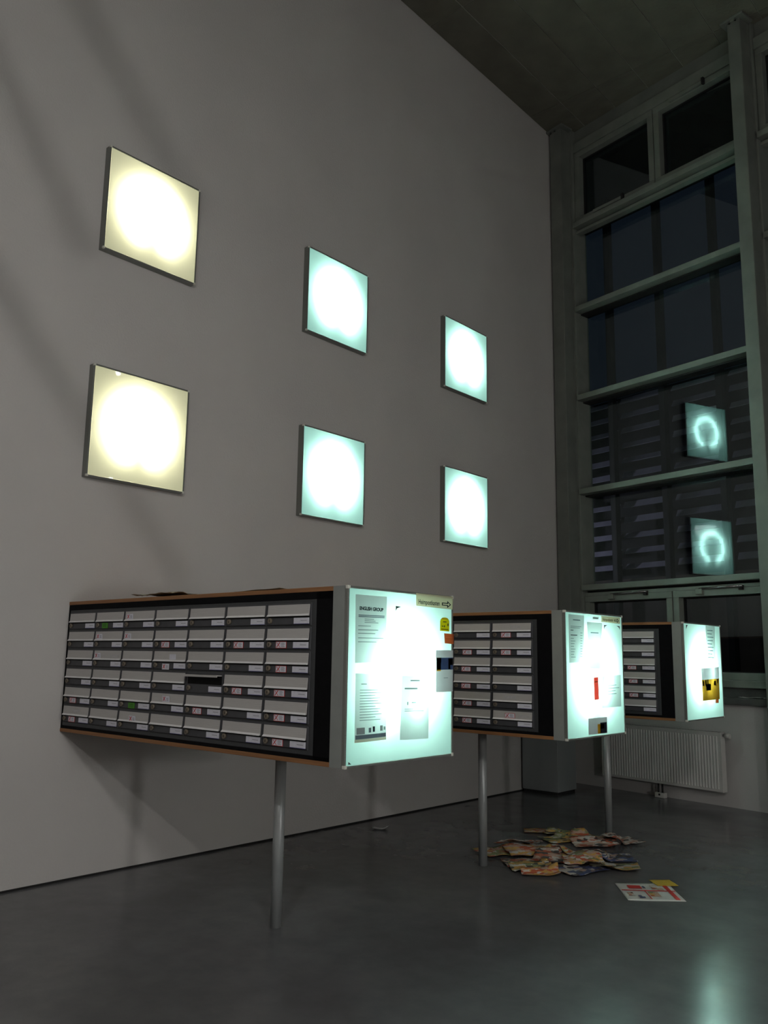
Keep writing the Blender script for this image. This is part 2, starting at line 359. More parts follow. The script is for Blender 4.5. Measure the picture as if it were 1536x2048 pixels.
window('window_4', 7.92, AW + 0.2, 'last window bay outside the frame')
for k, (a0, a1) in enumerate(((0.06, 0.25), (2.66, 2.81), (5.22, 5.37), (7.78, 7.93))):
    p = MB()
    p.bbox((a0, -0.17, 1.02 if k == 0 else 0.0), (a1, 0.0, HC), 'post', 0.008)
    p.box((a0, 0.0, 1.02), (a1, GD + 0.05, HC), 'post')
    p.bbox((a0 - 0.06, -0.22, HC - 0.04), (a1 + 0.06, 0.0, HC - 0.012), 'post', 0.005)
    for q in range(4): p.cyl((a0 + 0.04 + 0.07 * (q % 2), -0.19, HC - 0.06 - 0.0 * q), (a0 + 0.04 + 0.07 * (q % 2), -0.19, HC - 0.04), 0.012, 'post', 6)
    lab = ['dark steel post in the corner beside the white wall', 'steel post standing between the first two window bays', None, None][k]
    wobj('trim_%d' % (k + 1), p, kind='structure', label=lab)

# ------------------------------------------------------------------ wall lights
def ring_tube_mesh(name, R, r, mat, gap=0.70, seg=36, rs=6):
    """open ring in the y-z plane, gap at the bottom"""
    v = []; f = []
    for i in range(seg + 1):
        t = -math.pi / 2 + gap / 2 + (2 * math.pi - gap) * i / seg
        for j in range(rs):
            p = 2 * math.pi * j / rs; q = R + r * math.cos(p)
            v.append((r * math.sin(p), q * math.cos(t), q * math.sin(t)))
    for i in range(seg):
        for j in range(rs): f.append((i * rs + j, (i + 1) * rs + j, (i + 1) * rs + (j + 1) % rs, i * rs + (j + 1) % rs))
    f.append(tuple(range(rs))[::-1]); f.append(tuple(seg * rs + j for j in range(rs)))
    me = bpy.data.meshes.new(name); me.from_pydata(v, [], f); me.materials.append(M[mat]); me.update(); return me
def diffuser_mesh(name, D, H, x, mat, rim=0.03):
    """folded acrylic tray: front and short rims"""
    mb = MB(); t = 0.006; e = 0.013
    mb.face([(x, e, e), (x, D - e, e), (x, D - e, H - e), (x, e, H - e)], mat)
    mb.face([(x, e, e), (x - rim, e, e), (x - rim, D - e, e), (x, D - e, e)], mat); mb.face([(x, e, H - e), (x, D - e, H - e), (x - rim, D - e, H - e), (x - rim, e, H - e)], mat)
    mb.face([(x, e, e), (x, e, H - e), (x - rim, e, H - e), (x - rim, e, e)], mat); mb.face([(x, D - e, e), (x - rim, D - e, e), (x - rim, D - e, H - e), (x, D - e, H - e)], mat)
    return mb.mesh(name)
def clip_mesh(x):
    mb = MB(); mb.bbox((x - 0.016, -0.0015, -0.0015), (x + 0.003, 0.0155, 0.0155), 'clip', 0.003); return mb.mesh('corner_clip')

SQ, DX = 0.802, 0.06
tubes = {k: ring_tube_mesh('ring_tube_' + k, 0.210, 0.014, 'tube_' + k) for k in ('cool', 'warm')}
dif = {k: diffuser_mesh('diffuser_' + k, SQ, SQ, DX - 0.003, 'opal_' + k) for k in ('cool', 'warm')}
strip_h = MB().bbox((0.0, 0.0, 0.0), (DX, SQ, 0.011), 'frame', 0.002).mesh('frame_strip'); strip_v = MB().bbox((0.0, 0.0, 0.011), (DX, 0.011, SQ - 0.011), 'frame', 0.002).mesh('frame_strip')
tray = MB().box((0, 0.011, 0.011), (0.008, SQ - 0.011, SQ - 0.011), 'tray').mesh('back_tray')
clipm = clip_mesh(DX)
holder = MB().bbox((0.008, SQ / 2 - 0.022, SQ / 2 - 0.215), (0.03, SQ / 2 + 0.022, SQ / 2 - 0.165), 'clip', 0.004).mesh('tube_holder')
lights = [(2.941, 4.3022, 'warm', 'upper yellowish square wall light, nearest the left edge of the wall'),
          (2.941, 2.6368, 'warm', 'lower yellowish square wall light above the nearest mailbox cabinet'),
          (4.945, 4.3022, 'cool', 'middle square wall light of the upper row, cool white'),
          (4.945, 2.6368, 'cool', 'middle square wall light of the lower row, cool white'),
          (6.978, 4.3022, 'cool', 'upper cool white square light nearest the window'),
          (6.978, 2.6368, 'cool', 'lower cool white square light nearest the window')]
for y, z, k, lab in lights:
    r = empty('wall_light', (0, y, z), lab, 'wall light', 'square lights on the white wall')
    link('back_tray', tray, r); link('diffuser', dif[k], r)
    link('frame_strip', strip_h, r); link('frame_strip', strip_h, r, (0, 0, SQ - 0.011)); link('frame_strip', strip_v, r); link('frame_strip', strip_v, r, (0, SQ - 0.011, 0))
    link('ring_tube', tubes[k], r, (0.029, SQ / 2, SQ / 2)); link('tube_holder', holder, r)
    for cy_ in (0, SQ - 0.014):
        for cz in (0, SQ - 0.014): link('corner_clip', clipm, r, (0, cy_, cz))

# ------------------------------------------------------------------ mailbox cabinets
LX, BD, BH, HD = 2.563, 0.83, 0.84, 0.097    # reach from wall, depth, height, light box thickness
CX, CP = 0.040, 0.328; RZ, RP = 0.759, 0.1185  # first flap left edge / column pitch; first flap top / row pitch
FWD, FHT = 0.303, 0.056
door_me = MB().bbox((-0.010, 0.006, -0.103), (FWD + 0.010, 0.05, 0.008), 'door_grey', 0.003)
door_me.box((-0.006, 0.0045, -0.1005), (FWD + 0.006, 0.0065, -0.0985), 'slot')
door_me.box((0.0, 0.004, -0.064), (FWD, 0.0065, -0.058), 'slot')
door_me = door_me.mesh('mailbox_door')
# door of the box whose flap hangs open: the slot shows
open_me = MB().bbox((-0.010, 0.006, -0.103), (FWD + 0.010, 0.05, 0.008), 'door_grey', 0.003)
open_me.box((0.004, 0.003, -0.056), (FWD - 0.004, 0.007, -0.004), 'slot')
open_me = open_me.mesh('mailbox_door_open')
fm = MB(); c = 0.012
fm.prism([(0, 0.0025, 0), (0, -0.0005, -FHT + 0.010), (0, -0.0035, -FHT + 0.004), (0, -0.0035, -FHT), (0, 0.003, -FHT), (0, 0.0065, 0)], (FWD, 0, 0), 'flap')
fm.prism([(0, -0.0015, -FHT + 0.0085), (0, -0.0085, -FHT + 0.001), (0, -0.0085, -FHT - 0.001), (0, -0.0015, -FHT - 0.001)], (FWD, 0, 0), 'lip')
flap_me = fm.mesh('flap')
lift = MB().box((0, -0.030, -0.010), (FWD, 0.004, -0.005), 'flap').box((0, -0.033, -0.016), (FWD, -0.028, -0.005), 'flap').mesh('flap_open')
lock_me = MB().cyl((0.018, 0.007, -0.078), (0.018, -0.004, -0.078), 0.0135, 'lock', 14).box((0.0165, -0.0048, -0.084), (0.0195, -0.0035, -0.072), 'slot').mesh('lock')
cardm = MB().box((FWD - 0.110, 0.002, -0.0945), (FWD - 0.004, 0.0065, -0.066), 'card')
cardm.box((FWD - 0.060, 0.0012, -0.081), (FWD - 0.016, 0.0022, -0.0785), 'lightink'); cardm.box((FWD - 0.110, 0.0012, -0.0968), (FWD - 0.004, 0.0065, -0.0945), 'blueedge')
card_me = cardm.mesh('name_card')
def sticker_mesh(kind):
    mb = MB()
    if kind == 'x':          # white card, red border, red cross, grey print
        w_, h_ = 0.078, 0.0335
        mb.box((0, 0, 0), (w_, 0.0016, h_), 'red'); mb.box((0.0022, -0.0006, 0.0022), (w_ - 0.0022, 0.001, h_ - 0.0022), 'card')
        for s in (1, -1): mb.prism([(0.005 if s > 0 else 0.030, -0.0012, 0.005), (0.010 if s > 0 else 0.035, -0.0012, 0.004), (0.034 if s > 0 else 0.009, -0.0012, 0.029), (0.029 if s > 0 else 0.004, -0.0012, 0.030)], (0, 0.0012, 0), 'red')
        for q in range(4): mb.box((0.042, -0.0012, 0.007 + q * 0.0058), (0.066 - 0.004 * (q % 2), -0.0003, 0.0095 + q * 0.0058), 'lightink')
    elif kind == 'xs':       # small white card with a cross
        mb.box((0, 0, 0), (0.066, 0.0016, 0.033), 'card')
        for s in (1, -1): mb.prism([(0.006 if s > 0 else 0.026, -0.001, 0.006), (0.011 if s > 0 else 0.031, -0.001, 0.005), (0.030 if s > 0 else 0.010, -0.001, 0.028), (0.025 if s > 0 else 0.005, -0.001, 0.029)], (0, 0.0012, 0), 'red')
        for q in range(3): mb.box((0.040, -0.001, 0.007 + q * 0.0065), (0.058, -0.0002, 0.0095 + q * 0.0065), 'lightink')
    elif kind == 'green':
        mb.box((0, 0, 0), (0.066, 0.0016, 0.033), 'green')
        for q in range(3): mb.box((0.012, -0.001, 0.008 + q * 0.007), (0.052, -0.0002, 0.0105 + q * 0.007), 'darkgreen')
    elif kind == 'white': mb.box((0, 0, 0), (0.058, 0.0016, 0.030), 'card')
    elif kind == 'pale': mb.box((0, 0, 0), (0.085, 0.0016, 0.020), 'pale')
    return mb.mesh('sticker_' + kind)
stk = {k: sticker_mesh(k) for k in ('x', 'xs', 'green', 'white', 'pale')}
LOWX = (0.066, 0.0035, -0.0975); FLAPL = (0.018, -0.0016, -0.047); FLAPM = (0.11, -0.0016, -0.045); FLAPR = (0.17, -0.0016, -0.042)
S1 = {(1, 2): [('green', LOWX)], (1, 3): [('xs', FLAPL)], (2, 2): [('xs', FLAPL)], (2, 3): [('xs', FLAPL)], (2, 4): [('x', LOWX)], (2, 6): [('x', LOWX)], (2, 7): [('x', LOWX)],
      (3, 2): [('xs', FLAPL), ('pale', (0.19, -0.0016, -0.045))], (3, 4): [('white', (0.155, -0.0016, -0.046)), ('xs', (0.075, 0.0035, -0.102))], (3, 7): [('x', LOWX)],
      (4, 6): [('x', LOWX)], (4, 7): [('x', LOWX)], (5, 1): [('x', LOWX)], (5, 3): [('green', (0.085, 0.0035, -0.098))], (5, 4): [('xs', FLAPM)], (5, 5): [('x', LOWX)], (5, 7): [('x', LOWX)],
      (6, 1): [('pale', (0.12, -0.0016, -0.035)), ('x', LOWX)], (6, 3): [('xs', (0.11, -0.0026, -0.055))], (6, 7): [('x', LOWX)]}
S2 = {(1, 7): [('x', LOWX), ('pale', (0.14, -0.0016, -0.035))], (2, 6): [('x', LOWX)], (2, 7): [('x', LOWX)], (3, 6): [('x', LOWX)], (4, 6): [('x', LOWX)], (5, 6): [('x', LOWX)], (5, 7): [('pale', (0.09, -0.0016, -0.035))],
      (6, 6): [('x', LOWX)], (6, 7): [('x', (0.095, -0.0018, -0.046)), ('pale', (0.20, -0.0016, -0.040))]}
S3 = {(3, 7): [('x', LOWX)], (4, 7): [('x', LOWX)], (5, 7): [('x', LOWX)], (2, 6): [('x', LOWX)]}

box_dif = diffuser_mesh('lightbox_diffuser', BD, BH, LX - 0.003, 'opal_cool', 0.05)
bs_h = MB().bbox((LX - 0.02, 0, 0), (LX, BD, 0.011), 'frame', 0.002).mesh('lightbox_frame_strip'); bs_v = MB().bbox((LX - 0.02, 0, 0.011), (LX, 0.011, BH - 0.011), 'frame', 0.002).mesh('lightbox_frame_strip')
bclip = clip_mesh(LX)
hx0 = LX - HD
hm = MB()
for a, b in (((hx0, 0, 0), (LX - 0.02, 0.012, BH)), ((hx0, BD - 0.012, 0), (LX - 0.02, BD, BH)), ((hx0, 0.012, 0), (LX - 0.02, BD - 0.012, 0.012)), ((hx0, 0.012, BH - 0.012), (LX - 0.02, BD - 0.012, BH))): hm.box(a, b, 'housing')
hm.box((hx0, 0.012, 0.012), (hx0 + 0.006, BD - 0.012, BH - 0.012), 'tray')
house_me = hm.mesh('light_box')
bholder = MB().bbox((hx0 + 0.006, BD / 2 - 0.03, BH / 2 - 0.235), (hx0 + 0.04, BD / 2 + 0.03, BH / 2 - 0.18), 'clip', 0.004).mesh('tube_holder')
btube = ring_tube_mesh('lightbox_tube', 0.20, 0.016, 'tube_box')
WT = 0.022
board_me = MB().bbox((0, 0, 0), (hx0, BD, WT), 'wood', 0.002).mesh('wooden_board')
black_me = MB().box((0, 0.014, WT), (hx0, BD - 0.014, BH - WT), 'black').mesh('black_panel')
black_me2 = MB().box((2.352, 0.003, WT), (hx0, 0.014, BH - WT), 'black').box((0, 0.003, WT), (hx0, 0.014, 0.041), 'black').box((0, 0.003, 0.782), (hx0, 0.014, BH - WT), 'black').box((0, 0.003, 0.041), (0.022, 0.014, 0.782), 'black').mesh('black_surround')
grid_me = MB().bbox((0.022, 0.002, 0.041), (2.352, 0.013, 0.782), 'box_grey', 0.003).mesh('mailbox_frame')

def cabinet(y, zb, zs, leg, stickers, label, opened=()):
    r = empty('mailbox_cabinet', (0, y, zb), label, 'mailbox cabinet', 'mailbox cabinets reaching out from the wall'); r.scale.z = zs
    link('wooden_board', board_me, r, label='orange-brown wooden underside board'); link('wooden_board', board_me, r, (0, 0, BH - WT), label='orange-brown wooden top board')
    link('black_panel', black_me, r); link('black_surround', black_me2, r); link('mailbox_frame', grid_me, r)
    for ri in range(6):
        for ci in range(7):
            p = (CX + ci * CP, -0.008, RZ - ri * RP)
            op = (ri + 1, ci + 1) in opened
            d = link('mailbox_door', open_me if op else door_me, r, p)
            f = link('flap', lift if op else flap_me, d)
            link('lock', lock_me, d); link('name_card', card_me, d)
            for k, q in stickers.get((ri + 1, ci + 1), []):
                jq = (q[0] + random.uniform(-.006, .006), q[1], q[2] + random.uniform(-.001, .001))
                s_ = link('sticker', stk[k], d, jq, label={'x': 'white sticker with red cross and red border', 'xs': 'white sticker with a red cross', 'green': 'green sticker', 'white': 'plain white sticker', 'pale': 'pale faded sticker'}[k])
                if q[1] < 0: s_.rotation_euler.x = 0.066; s_.location.y -= 0.000
    lb = link('light_box', house_me, r, label='grey end box with glowing opal front')
    link('diffuser', box_dif, lb)
    link('frame_strip', bs_h, lb); link('frame_strip', bs_h, lb, (0, 0, BH - 0.011)); link('frame_strip', bs_v, lb); link('frame_strip', bs_v, lb, (0, BD - 0.011, 0))
    link('ring_tube', btube, lb, (LX - 0.046, BD / 2, BH / 2)); link('tube_holder', bholder, lb)
    for cy_ in (0, BD - 0.014):
        for cz in (0, BH - 0.014): link('corner_clip', bclip, lb, (0, cy_, cz))
    lg = MB().cyl((leg[0], leg[1] - y, -zb / zs), (leg[0], leg[1] - y, 0), 0.031, 'leg', 24)
    lg.cyl((leg[0], leg[1] - y, -0.012), (leg[0], leg[1] - y, 0), 0.055, 'leg', 20)
    lg.build('support_leg', r, label='round galvanised steel leg')
    return r
CAB = [(2.9235, 0.9395, 1.0, (1.68, 3.34)), (4.9656, 0.9388, 0.8272 / 0.84, (1.69, 5.29)), (6.9013, 0.9705, 0.7979 / 0.84, (1.82, 6.97))]
cabinet(*CAB[0], S1, 'nearest wall-mounted mailbox cabinet with seven columns of boxes in view', opened=((4, 5),))
cabinet(*CAB[1], S2, 'middle mailbox cabinet partly hidden behind the nearest one')
cabinet(*CAB[2], S3, 'farthest mailbox cabinet, in front of the radiator')

# ------------------------------------------------------------------ notices on the lit ends of the cabinets
def text_mesh(name, body, size, mat, bold=0.0):
    cu = bpy.data.curves.new(name, 'FONT'); cu.body = body; cu.size = size; cu.align_x = 'CENTER'; cu.align_y = 'CENTER'; cu.extrude = 0.0002; cu.offset = bold
    o = bpy.data.objects.new(name, cu); COL.objects.link(o)
    bpy.context.view_layer.update()
    me = bpy.data.meshes.new_from_object(o.evaluated_get(bpy.context.evaluated_depsgraph_get()))
    bpy.data.objects.remove(o); me.materials.clear(); me.materials.append(M[mat]); return me
FX = LX + 0.0012
def notice(name, label, cat, q, mat, bars=(), t=0.0008, lift_=0.0, group=None, shape=None, bow=0.0):
    """q: y,z corners TL TR BR BL on a cabinet's end face; bars: (u0,u1,v0,v1,mat) in 0..1 from the top left"""
    y0 = q[3][0]; z0 = q[3][1]; x = FX + lift_
    def P(u, v, dx=0.0):
        ty = q[0][0] + (q[1][0] - q[0][0]) * u; tz = q[0][1] + (q[1][1] - q[0][1]) * u
        by = q[3][0] + (q[2][0] - q[3][0]) * u; bz = q[3][1] + (q[2][1] - q[3][1]) * u
        b = bow * math.sin(math.pi * u) * (v ** 1.5)
        return Vector((dx + b, ty + (by - ty) * v - y0, tz + (bz - tz) * v - z0))
    mb = MB()
    if shape: mb.prism([P(u, v) for u, v in shape], (t, 0, 0), mat)
    else:
        nu, nv = (6, 6) if bow else (1, 1); k = mb.mat(mat)
        for lay in (0, t):
            i0 = len(mb.v)
            for a in range(nu + 1):
                for b in range(nv + 1): mb.v.append(tuple(P(a / nu, b / nv, lay)))
            for a in range(nu):
                for b in range(nv):
                    c = i0 + a * (nv + 1) + b; f = (c, c + 1, c + nv + 2, c + nv + 1)
                    mb.f.append(f if lay else f[::-1]); mb.mi.append(k); mb.sm.append(bool(bow))
    o = mb.build(name, None, (x, y0, z0), label=label, cat=cat, group=group)
    if bars:
        pm = MB()
        for u0, u1, v0, v1, m in bars:
            ku = max(1, math.ceil((u1 - u0) * 12)) if bow else 1; kv = max(1, math.ceil((v1 - v0) * 12)) if bow else 1; g = t + (0.0005 if bow else 0.0001)
            for iu in range(ku):
                for iv in range(kv):
                    ua, ub, va, vb = u0 + (u1 - u0) * iu / ku, u0 + (u1 - u0) * (iu + 1) / ku, v0 + (v1 - v0) * iv / kv, v0 + (v1 - v0) * (iv + 1) / kv
                    pm.face([P(ua, va, g), P(ua, vb, g), P(ub, vb, g), P(ub, va, g)], m)
        tag(pm.build('printing', o), kind='stuff')
    return o, P
def put_text(o, P, u, v, body, size, mat, t=0.0012, bold=0.0, sx=1.0):
    me = text_mesh('lettering', body, size, mat, bold)
    x_ = link('lettering', me, o, P(u, v, t)); x_.rotation_euler = (math.pi / 2, 0, math.pi / 2); x_.scale.x = sx; return x_
def lines(v0, n, dv, u0, lens, h, m='sheet_greyink'): return [(u0, u0 + lens[i % len(lens)], v0 + i * dv, v0 + i * dv + h, m) for i in range(n)]
G1 = 'notices on the nearest cabinet'; G2 = 'notices on the middle cabinet'; G3 = 'notices on the farthest cabinet'
o, P = notice('notice_sheet', 'white notice headed ENGLISH GROUP on the nearest cabinet', 'notice', [(2.975, 1.740), (3.201, 1.742), (3.202, 1.422), (2.98, 1.418)], 'sheet',
    lines(0.295, 2, 0.022, 0.09, [0.84], 0.013, 'sheet_darkbar') + lines(0.352, 3, 0.026, 0.28, [0.3, 0.35, 0.44], 0.010) + [(0.08, 0.48, 0.455, 0.465, 'sheet_greyink'), (0.08, 0.72, 0.512, 0.524, 'sheet_greyink'), (0.08, 0.62, 0.565, 0.576, 'sheet_greyink'), (0.08, 0.9, 0.632, 0.643, 'sheet_greyink'), (0.08, 0.66, 0.69, 0.70, 'sheet_greyink')], group=G1, bow=0.004)
put_text(o, P, 0.5, 0.205, 'ENGLISH GROUP', 0.0225, 'sheet_ink', bold=0.0010, sx=1.0)
notice('notice_sheet', 'white sheet with a dark bar and small pictures along its foot', 'notice', [(2.985, 1.37), (3.205, 1.366), (3.211, 1.055), (2.987, 1.052)], 'sheet',
    [(0.18, 0.36, 0.15, 0.163, 'sheet_greyink')] + lines(0.24, 12, 0.04, 0.14, [0.6, 0.7, 0.5, 0.66], 0.010) + [(0.05, 0.30, 0.79, 0.885, 'sheet_greyink'), (0.42, 0.50, 0.80, 0.87, 'sheet_darkbar'), (0.55, 0.62, 0.785, 0.865, 'sheet_ink'), (0.79, 0.88, 0.78, 0.86, 'sheet_greyink'), (0.91, 0.97, 0.80, 0.85, 'sheet_greyink'), (0.02, 0.985, 0.895, 0.955, 'sheet_darkbar'), (0.0, 1.0, 0.957, 1.0, 'sheet_cream')], group=G1, bow=0.003)
notice('notice_sheet', 'plain white sheet right of the barred sheet on the nearest cabinet', 'notice', [(3.326, 1.357), (3.546, 1.353), (3.541, 1.040), (3.314, 1.046)], 'sheet',
    [(0.30, 0.64, 0.065, 0.085, 'sheet_greyink'), (0.1, 0.56, 0.19, 0.215, 'sheet_greyink'), (0.2, 0.24, 0.41, 0.46, 'sheet_greyink'), (0.36, 0.52, 0.415, 0.43, 'sheet_greyink'), (0.12, 0.42, 0.52, 0.53, 'sheet_greyink'), (0.12, 0.8, 0.55, 0.56, 'sheet_greyink')], group=G1, bow=0.006)
ARROW = [(0.0, 0.30), (0.58, 0.30), (0.58, 0.02), (1.0, 0.50), (0.58, 0.98), (0.58, 0.70), (0.0, 0.70)]
def arrow(o, P, u0, u1, v0, v1, mat, t=0.0011):
    """outlined arrow: outer shape minus inner, built as a band"""
    cx = 0.52; inner = [(0.10, 0.42), (0.68, 0.42), (0.68, 0.27), (0.87, 0.50), (0.68, 0.73), (0.68, 0.58), (0.10, 0.58)]
    pm = MB(); n = len(ARROW)
    pt = lambda p, d: P(u0 + (u1 - u0) * p[0], v0 + (v1 - v0) * p[1], d)
    for i in range(n):
        j = (i + 1) % n
        pm.prism([pt(ARROW[i], t), pt(ARROW[j], t), pt(inner[j], t), pt(inner[i], t)], (0.0002, 0, 0), mat)
    pm.build('arrow', o)
o, P = notice('arrow_sign', 'cream sign reading Heimpostkasten with outlined arrow, nearest cabinet', 'sign', [(3.427, 1.776), (3.744, 1.776), (3.741, 1.706), (3.428, 1.710)], 'sheet_cream', group=G1, lift_=0.004)
put_text(o, P, 0.345, 0.66, 'Heimpostkasten', 0.0345, 'sheet_ink', bold=0.0004, sx=0.80)
arrow(o, P, 0.69, 0.95, 0.36, 0.94, 'sheet_ink')
arch = [(0, 1), (0, 0.30), (0.08, 0.14), (0.25, 0.03), (0.5, 0.0), (0.75, 0.03), (0.92, 0.14), (1, 0.30), (1, 1)]
notice('arched_label', 'yellow arched label near the right edge of the nearest cabinet', 'label', [(3.636, 1.661), (3.718, 1.662), (3.716, 1.588), (3.636, 1.589)], 'sheet_yellow',
    [(0.3, 0.68, 0.30, 0.36, 'sheet_ink'), (0.18, 0.36, 0.62, 0.68, 'sheet_ink'), (0.42, 0.52, 0.58, 0.72, 'sheet_ink'), (0.8, 0.9, 0.44, 0.62, 'sheet_ink'), (0.1, 0.9, 0.84, 0.90, 'sheet_brown'), (0.2, 0.8, 0.09, 0.14, 'sheet_orange')], shape=arch, group=G1)
notice('sticky_note', 'small orange note under the yellow label', 'note', [(3.669, 1.577), (3.757, 1.575), (3.754, 1.521), (3.675, 1.524)], 'sheet_orange', [(0.1, 0.8, 0.5, 0.53, 'sheet_brown')], group=G1, lift_=0.002, bow=0.004)
notice('picture_flyer', 'lilac flyer with a blue picture at the edge of the nearest cabinet', 'flyer', [(3.598, 1.487), (3.750, 1.489), (3.746, 1.272), (3.600, 1.270)], 'sheet_lilac',
    [(0.04, 0.99, 0.18, 0.47, 'sheet_blue'), (0.04, 0.28, 0.18, 0.5, 'sheet_amber'), (0.15, 0.3, 0.2, 0.3, 'sheet_brown'), (0.72, 0.84, 0.2, 0.46, 'sheet_greyink'), (0.84, 0.99, 0.2, 0.36, 'sheet_brown'), (0.45, 0.7, 0.66, 0.675, 'sheet_greyink')], group=G1, lift_=0.002)
def scrap(label, pts, group):
    y0, z0 = pts[0]
    MB().prism([(0, y - y0, z - z0) for y, z in pts], (0.0008, 0, 0), 'tape').build('paper_scrap', None, (FX, y0, z0), label=label, cat='paper scrap', group=group)
scrap('torn grey paper corner right of the ENGLISH GROUP sheet', [(3.271, 1.701), (3.271, 1.676), (3.282, 1.690), (3.314, 1.698)], G1)
scrap('tiny paper corner at the foot of the nearest lit panel', [(2.949, 0.970), (2.948, 0.958), (2.968, 0.958)], G1)
# middle cabinet
notice('notice_sheet', 'long grey list sheet at the left of the middle cabinet', 'notice', [(5.011, 1.742), (5.222, 1.742), (5.208, 1.430), (5.010, 1.427)], 'sheet',
    [(0.28, 0.75, 0.10, 0.12, 'sheet_darkbar')] + lines(0.24, 2, 0.03, 0.12, [0.7, 0.6], 0.012) + [(0.12, 0.3, 0.32, 0.334, 'sheet_ink'), (0.12, 0.55, 0.42, 0.436, 'sheet_ink')] + lines(0.49, 8, 0.055, 0.12, [0.2, 0.3, 0.24], 0.012) + lines(0.37, 10, 0.055, 0.75, [0.14], 0.012), group=G2)
notice('notice_sheet', 'small grey sheet with one text line, middle cabinet', 'notice', [(5.259, 1.702), (5.482, 1.701), (5.456, 1.582), (5.268, 1.580)], 'sheet', [(0.2, 0.75, 0.56, 0.61, 'sheet_darkbar')], group=G2, lift_=0.001, bow=0.005)
notice('notice_sheet', 'short white slip in the middle of the middle cabinet', 'notice', [(5.289, 1.490), (5.443, 1.488), (5.436, 1.391), (5.286, 1.391)], 'sheet', group=G2)
notice('paper_label', 'thin printed label strip at the top of the middle cabinet', 'label', [(5.340, 1.742), (5.432, 1.742), (5.432, 1.722), (5.340, 1.722)], 'sheet', [(0.08, 0.92, 0.35, 0.65, 'sheet_darkbar')], group=G2)
o, P = notice('arrow_sign', 'cream sign with text and outlined arrow, middle cabinet', 'sign', [(5.464, 1.751), (5.751, 1.752), (5.747, 1.706), (5.461, 1.709)], 'sheet_cream', group=G2, lift_=0.003)
put_text(o, P, 0.34, 0.55, 'Heimpostkasten', 0.030, 'sheet_brown', bold=0.0002, sx=0.80)
arrow(o, P, 0.68, 0.94, 0.20, 0.92, 'sheet_ink')
notice('paper_strip', 'narrow red paper strip on the middle cabinet', 'paper strip', [(5.338, 1.331), (5.400, 1.335), (5.405, 1.187), (5.341, 1.183)], 'sheet_red', [(0.15, 0.85, 0.18, 0.22, 'sheet_brown')], group=G2)
notice('notice_sheet', 'white sheet at the right edge of the middle cabinet', 'notice', [(5.462, 1.340), (5.741, 1.348), (5.733, 1.130), (5.445, 1.126)], 'sheet', lines(0.3, 4, 0.09, 0.3, [0.45, 0.6, 0.4], 0.02), group=G2)
notice('picture_flyer', 'grey flyer with a dark picture at the foot of the middle cabinet', 'flyer', [(5.247, 1.066), (5.511, 1.067), (5.510, 0.960), (5.245, 0.962)], 'sheet_lilac', [(0.48, 0.66, 0.40, 0.98, 'sheet_amber'), (0.62, 0.98, 0.32, 0.98, 'sheet_ink'), (0.66, 0.84, 0.40, 0.7, 'sheet_darkbar')], group=G2, lift_=0.001)
scrap('torn paper corner below the arrow sign of the middle cabinet', [(5.507, 1.690), (5.507, 1.662), (5.520, 1.678), (5.556, 1.690)], G2)
scrap('torn paper corner at the right edge of the middle cabinet', [(5.748, 1.690), (5.700, 1.690), (5.735, 1.680), (5.748, 1.664)], G2)
# farthest cabinet
notice('notice_sheet', 'grey sheet hanging from the top of the farthest cabinet', 'notice', [(7.375, 1.755), (7.59, 1.757), (7.566, 1.436), (7.368, 1.440)], 'sheet', lines(0.12, 9, 0.09, 0.15, [0.6, 0.5, 0.66], 0.02, 'sheet_darkbar'), group=G3, lift_=0.002)
notice('picture_flyer', 'amber yellow flyer with dark figures on the farthest cabinet', 'flyer', [(7.237, 1.392), (7.640, 1.404), (7.628, 1.130), (7.243, 1.126)], 'sheet_lilac',
    [(0.0, 1.0, 0.36, 1.0, 'sheet_amber'), (0.03, 0.12, 0.4, 0.55, 'sheet_ink'), (0.18, 0.27, 0.37, 0.56, 'sheet_darkbar'), (0.30, 0.37, 0.36, 0.5, 'sheet_ink'), (0.22, 0.50, 0.50, 0.70, 'sheet_darkbar'), (0.27, 0.33, 0.53, 0.62, 'sheet_lilac'), (0.38, 0.44, 0.53, 0.62, 'sheet_lilac'), (0.68, 0.8, 0.42, 0.56, 'sheet_brown'), (0.86, 0.92, 0.36, 0.5, 'sheet_brown')], group=G3, lift_=0.001)
notice('sticky_note', 'tiny orange note under the amber flyer', 'note', [(7.525, 1.128), (7.596, 1.132), (7.592, 1.098), (7.522, 1.100)], 'sheet_orange', group=G3, lift_=0.003)
scrap('torn paper corner at the top left of the farthest cabinet', [(6.957, 1.745), (6.957, 1.712), (6.970, 1.725), (6.992, 1.745)], G3)

